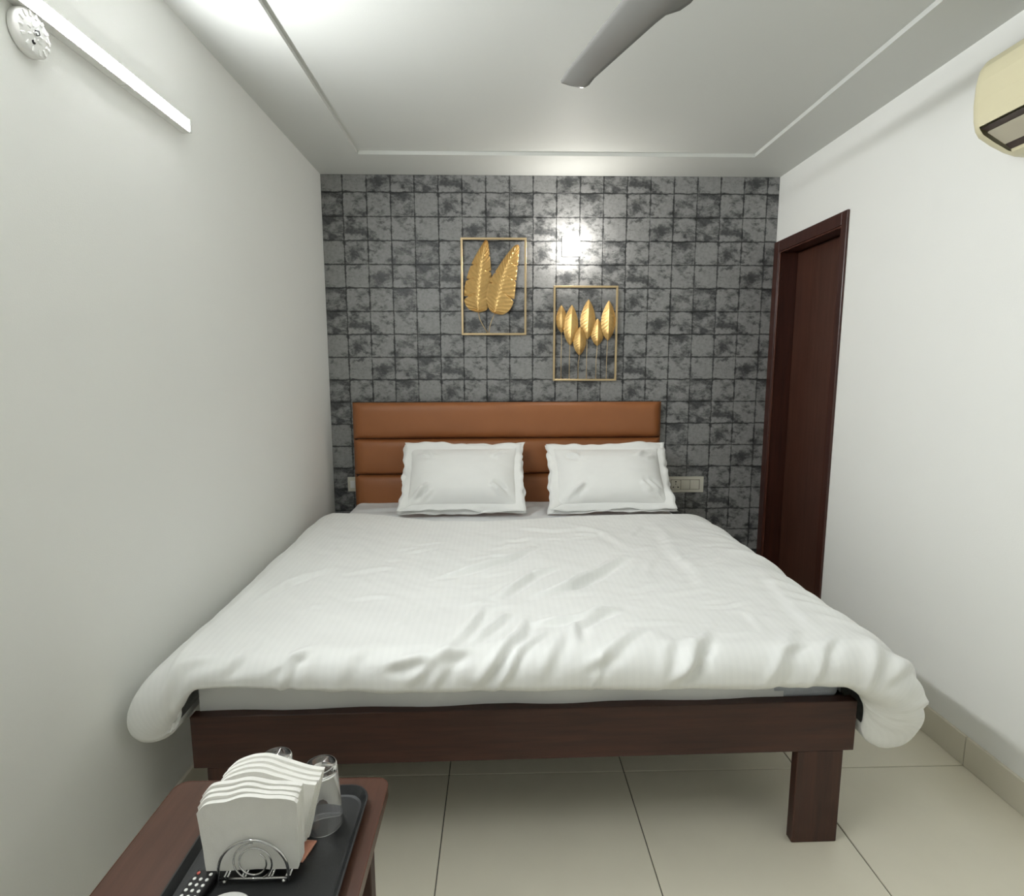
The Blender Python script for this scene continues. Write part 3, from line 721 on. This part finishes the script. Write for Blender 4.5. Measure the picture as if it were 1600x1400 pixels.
# ================================================================== CEILING FAN
FX, FY, FZ = -1.184, -2.109, 2.240
fan = empty('ceiling_fan', (FX, FY, FZ), 'grey ceiling fan hanging under the recessed ceiling, one long blade in view', 'ceiling fan')
obj('canopy', MB().lathe([(0.055, H+RC), (0.055, H-0.01), (0.045, H-0.05), (0.015, H-0.06)], (FX, FY, 0), 'z', 28), M_fan, fan)
obj('downrod', MB().lathe([(0.010, H-0.05), (0.010, FZ+0.05)], (FX, FY, 0), 'z', 16), M_fan, fan)
obj('motor', MB().lathe([(0.02, FZ+0.07), (0.05, FZ+0.06), (0.105, FZ+0.045), (0.118, FZ+0.02), (0.118, FZ-0.01), (0.10, FZ-0.035), (0.05, FZ-0.045), (0.002, FZ-0.047)], (FX, FY, 0), 'z', 40), M_fan, fan)
base_ang = math.atan2(0.940, -0.3406)
for k in range(3):
    ang = base_ang + k*2*math.pi/3; c_, s_ = math.cos(ang), math.sin(ang)
    prof_ = [(0.12, -0.070, 0.050), (0.17, -0.078, 0.060), (0.20, -0.072, 0.060), (0.225, -0.050, 0.056), (0.26, -0.046, 0.053), (0.45, -0.040, 0.044), (0.560, -0.037, 0.040), (0.592, -0.036, 0.0385), (0.608, -0.033, 0.0365), (0.615, -0.026, 0.032)]
    nc = 9; P = np.zeros((len(prof_), nc, 3))
    for i, (r, a, b) in enumerate(prof_):
        for j in range(nc):
            w = 1.08*(a+(b-a)*j/(nc-1)); z = FZ + 0.010*((w/0.06)) - 0.010*(1-(w/0.05)**2)*0.5 - (0.006 if r > 0.56 else 0)
            rr2 = r + (0.25*w*max(0, (r-0.45)/0.15))
            P[i, j] = (FX+rr2*c_-w*s_, FY+rr2*s_+w*c_, z)
    Q = P.copy(); Q[:, :, 2] += 0.0025
    bl = obj('blade', MB().shell(P, Q), M_fan, fan)
    br = MB().box(0.10, 0.20, -0.022, 0.022, 0.004, 0.009, 0.001, 1); br.xf(lambda p: Vector((FX+p.x*c_-p.y*s_, FY+p.x*s_+p.y*c_, FZ+p.z)))
    obj('bracket', br, M_fan, bl)

# ================================================================== SIDE TABLE AND WHAT STANDS ON IT
TT = 0.550; tx0, tx1, ty0, ty1 = -2.272, -1.849, -2.98, -2.338
def rrect(x0, x1, y0, y1, r, n=7):
    out = []
    for cx_, cy_, a0 in ((x1-r, y1-r, 0), (x0+r, y1-r, 90), (x0+r, y0+r, 180), (x1-r, y0+r, 270)):
        for k in range(n): a = math.radians(a0+90*k/(n-1)); out.append((cx_+r*math.cos(a), cy_+r*math.sin(a)))
    return out
tb = empty('side_table', ((tx0+tx1)/2, (ty0+ty1)/2, 0), 'brown laminate side table with rounded corners at the foot of the bed', 'table')
obj('tabletop', MB().prism(rrect(tx0+0.0015, tx1-0.0015, ty0+0.0015, ty1-0.0015, 0.024), 'z', TT-0.021, TT), M_tablew, tb)
rim_o, rim_i = rrect(tx0, tx1, ty0, ty1, 0.025), rrect(tx0+0.0018, tx1-0.0018, ty0+0.0018, ty1-0.0018, 0.0235)
eb = MB(); n = len(rim_o)
vs = [(*p, TT-0.022) for p in rim_o]+[(*p, TT+0.0002) for p in rim_o]+[(*p, TT+0.0004) for p in rim_i]+[(*p, TT-0.022) for p in rim_i]
eb.add(vs, [(a*n+i, a*n+(i+1) % n, ((a+1) % 4)*n+(i+1) % n, ((a+1) % 4)*n+i) for a in range(4) for i in range(n)])
obj('edge_band', eb, M_edge, tb)
for x in (tx0+0.03, tx1-0.065):
    for y in (ty0+0.03, ty1-0.065): obj('leg', MB().box(x, x+0.035, y, y+0.035, 0, TT-0.022, 0.002, 1), M_bedv, tb)
for a in ((tx0+0.065, tx1-0.065, ty0+0.035, ty0+0.055), (tx0+0.065, tx1-0.065, ty1-0.060, ty1-0.040), (tx0+0.035, tx0+0.055, ty0+0.065, ty1-0.065), (tx1-0.060, tx1-0.040, ty0+0.065, ty1-0.065)):
    obj('apron', MB().box(*a, TT-0.080, TT-0.022, 0.001, 1), M_bedv, tb)

# tray with a raised lip
rx0, rx1, ry0, ry1 = -2.150, -1.876, -2.775, -2.378
lv = [(0.012, 0.0005, 0.032), (0.010, 0.001, 0.034), (0.001, 0.016, 0.040), (0.0, 0.0175, 0.040), (0.003, 0.0180, 0.038), (0.012, 0.0050, 0.032), (0.016, 0.0040, 0.030)]
tm = MB(); rings = [[(*p, TT+h) for p in rrect(rx0+i_, rx1-i_, ry0+i_, ry1-i_, r)] for i_, h, r in lv]
n = len(rings[0]); tm.v = [p for r in rings for p in r]
for a in range(len(rings)-1):
    for i in range(n): tm.f.append([a*n+i, a*n+(i+1) % n, (a+1)*n+(i+1) % n, (a+1)*n+i]); tm.sm.append(False)
tm.f += [list(range(n-1, -1, -1)), list(range((len(rings)-1)*n, len(rings)*n))]; tm.sm += [False, False]
obj('serving_tray', tm, M_tray, label='black rectangular serving tray lying on the brown side table', cat='tray')
ZF = TT+0.0042

# two glasses standing upside down
def glass(x, y, label):
    # upside down: thick base on top
    hgt, rb, rr_ = 0.116, 0.0270, 0.0345; w = 0.0018
    o = [(rr_-0.0004, 0.0), (rr_, 0.001), (rb+0.001, hgt-0.004), (rb-0.0005, hgt-0.001), (rb-0.003, hgt), (rb*0.72, hgt-0.0005), (rb*0.6, hgt-0.003), (0.001, hgt-0.0035),
         ]
    i_ = [(0.001, hgt-0.016), (rb*0.7, hgt-0.0155), (rb-w-0.001, hgt-0.020), (rr_-w, 0.001), (rr_-w+0.0004, 0.0)]
    pr = o + i_; n = 40; m_ = MB(); vs = []; fs = []
    for r, h in pr:
        vs += [(x+r*math.cos(2*math.pi*k/n), y+r*math.sin(2*math.pi*k/n), ZF+h) for k in range(n)]
    N = len(pr)
    for a in range(N):
        if a == len(o)-1: continue
        b = (a+1) % N
        for k in range(n): fs.append((a*n+k, a*n+(k+1) % n, b*n+(k+1) % n, b*n+k))
    fs.append(tuple((len(o)-1)*n+k for k in range(n))); fs.append(tuple(len(o)*n+k for k in range(n-1, -1, -1)))
    m_.add(vs, fs, True)
    obj('drinking_glass', m_, M_glass, label=label, cat='glass', group='upturned glasses on the tray')
glass(-1.947, -2.456, 'upturned clear drinking glass standing in full view beside the napkins')
glass(-2.036, -2.432, 'upturned clear drinking glass mostly hidden behind the napkins')

# wire napkin holder
HXc, HY0, HY1 = -2.020, -2.578, -2.482
nh = empty('napkin_holder', (HXc, (HY0+HY1)/2, ZF), 'chrome wire napkin holder with spiral ends on the black tray', 'napkin holder')
for y in (HY0, HY1):
    R0 = 0.055; zc = ZF+0.022
    arc = [(HXc-R0, y, ZF+0.006)] + [(HXc-R0*math.cos(math.pi*k/28), y, zc+R0*math.sin(math.pi*k/28)) for k in range(29)] + [(HXc+R0, y, ZF+0.006)]
    ea = obj('end_arch', MB().tube(arc, 0.0024, 10), M_chrome, nh)
    sp_ = []
    for k in range(70):
        a = math.pi*0.5 + 2*math.pi*1.9*k/69; r = 0.0345-0.0165*k/69
        sp_.append((HXc+0.002+r*math.cos(a), y, ZF+0.0375+r*math.sin(a)))
    obj('spiral', MB().tube(sp_, 0.0014, 8), M_chrome, ea)
    for dx in (-R0+0.008, R0-0.008):
        obj('ball_foot', MB().lathe([(0.0005, -0.0038), (0.0028, -0.0027), (0.0038, 0), (0.0028, 0.0027), (0.0005, 0.0038)], (HXc+dx, y, ZF+0.0042), 'z', 14), M_chrome, ea)
    obj('base_bar', MB().tube([(HXc-R0, y, ZF+0.0095), (HXc+R0, y, ZF+0.0095)], 0.0020, 8), M_chrome, nh)
for dx in (-0.046, -0.018, 0.024, 0.052):
    obj('cross_bar', MB().tube([(HXc+dx, HY0-0.001, ZF+0.0135), (HXc+dx, HY1+0.001, ZF+0.0135)], 0.0017, 8), M_chrome, nh)
    obj('cross_bar', MB().tube([(HXc+dx+0.005, HY0-0.001, ZF+0.0135), (HXc+dx+0.005, HY1+0.001, ZF+0.0135)], 0.0017, 8), M_chrome, nh)

# folded paper napkins standing in it
def napkin(x0, x1, y, top, lean, seed, label, k=0, flare=0.0, turn=0.0):
    n, m = 40, 26; u, v = np.meshgrid(np.linspace(0, 1, n), np.linspace(0, 1, m))
    tp = spline([(a, b) for a, b in top], 60); tq = np.interp(u, tp[:, 0], tp[:, 1]) + 0.0012*fbm(u*4+k*3.1, u*0, 40+k, 2)
    z = ZF+0.016 + v*tq
    x = x0+(x1-x0)*u + (u-0.5)*flare*v + 0.0012*fbm(v*3+k*1.7, v*0, seed+k, 2)
    yy = y + lean*v**1.5 + turn*u + 0.0045*v*np.sin(u*5.5+1.0+seed) + 0.002*fbm(u*4+seed, v*3, seed, 3)
    P = np.stack([x, yy, z], -1); Q = P.copy(); Q[..., 1] += 0.0076
    return obj('paper_napkin', MB().shell(P, Q, smooth=False), M_paper, label=label, cat='napkin', group='paper napkins in the wire holder')
NF = ['folded white paper napkin at the front, touching the wire spiral'] + ['folded white paper napkin, %s from the wire spiral in the front bundle' % w for w in ('second', 'third', 'fourth and last')]
NR = ['folded white paper napkin, %s in the flared rear bundle' % w for w in ('first', 'second', 'third')] + ['tallest folded white paper napkin, at the back by the glasses']
for k in range(4):
    d_ = 0.004*k
    napkin(-2.099-0.0006*k, -1.953, HY0+0.0095+0.0079*k, [(0, 0.106+d_), (0.1, 0.122+d_), (0.3, 0.130+d_), (0.5, 0.139+d_*0.8), (0.75, 0.133+d_*0.6), (0.95, 0.126+d_*0.7), (1, 0.120+d_)], -0.009, 1,
           NF[k], k, 0.012)
for k in range(4):
    d_ = 0.0034*k
    napkin(-2.070+0.002*k, -1.962+0.002*k, HY0+0.0425+0.0079*k, [(0, 0.112+d_), (0.12, 0.126+d_), (0.36, 0.133+d_), (0.6, 0.125+d_), (0.85, 0.114+d_), (1, 0.109+d_)], 0.014, 5,
           NR[k], k, 0.055, 0.006)

# sachet, remote control, saucer
sm = MB(); n, k = 14, 12; u, v = np.meshgrid(np.linspace(0, 1, n), np.linspace(0, 1, k))
qa, qb, qc, qd = (np.array(p_) for p_ in ((-1.944, -2.503), (-1.956, -2.541), (-2.008, -2.528), (-1.994, -2.486)))
xy = (qc*(1-u[..., None])+qb*u[..., None])*(1-v[..., None]) + (qd*(1-u[..., None])+qa*u[..., None])*v[..., None]
zz = ZF + 0.001 + 0.006*np.sin(np.pi*u)**0.7*np.sin(np.pi*v)**0.7 + 0.010*np.clip(u-0.45, 0, 1)*v + 0.001*fbm(u*5, v*5, 3)
P = np.concatenate([xy, zz[..., None]], -1); Q = P.copy(); Q[..., 2] = np.maximum(Q[..., 2]-0.003, ZF+0.0002)
obj('sachet', sm.shell(P, Q), M_pink, label='small pink paper sachet lying on the tray beside the napkins', cat='sachet')
rc_a = math.radians(-8); rc = (-2.108, -2.637)
rem = empty('remote_control', (rc[0], rc[1], ZF), 'black remote control with small white buttons on the tray', 'remote control')
def rot(p): return Vector((rc[0]+p.x*math.cos(rc_a)-p.y*math.sin(rc_a), rc[1]+p.x*math.sin(rc_a)+p.y*math.cos(rc_a), ZF+p.z))
obj('body', MB().box(-0.018, 0.018, -0.090, 0.075, 0.0002, 0.015, 0.005, 3).xf(rot), M_black, rem)
bt = MB().lathe([(0.0027, 0), (0.0027, 0.0014), (0.0018, 0.0019)], (0, 0, 0), 'z', 12)
for i in range(14):
    for j in range(3):
        x, y = -0.0105+0.0105*j, 0.064-0.0100*i
        mb_ = MB(); mb_.v = [(p[0]+x, p[1]+y, p[2]+0.0148) for p in bt.v]; mb_.f = [list(f_) for f_ in bt.f]; mb_.sm = list(bt.sm)
        if i == 0 and j == 1: continue
        obj('button', mb_.xf(rot), M_red if (i == 0 and j == 0) else M_ceram, rem, label='red power button' if (i == 0 and j == 0) else None)
obj('saucer', MB().lathe([(0.022, 0.0002), (0.024, 0.0002), (0.026, 0.003), (0.042, 0.009), (0.0435, 0.0105), (0.042, 0.0112), (0.026, 0.0055), (0.002, 0.005)], (-2.040, -2.645, ZF), 'z', 40), M_ceram, label='small white dish at the tray front below the napkin holder', cat='dish')
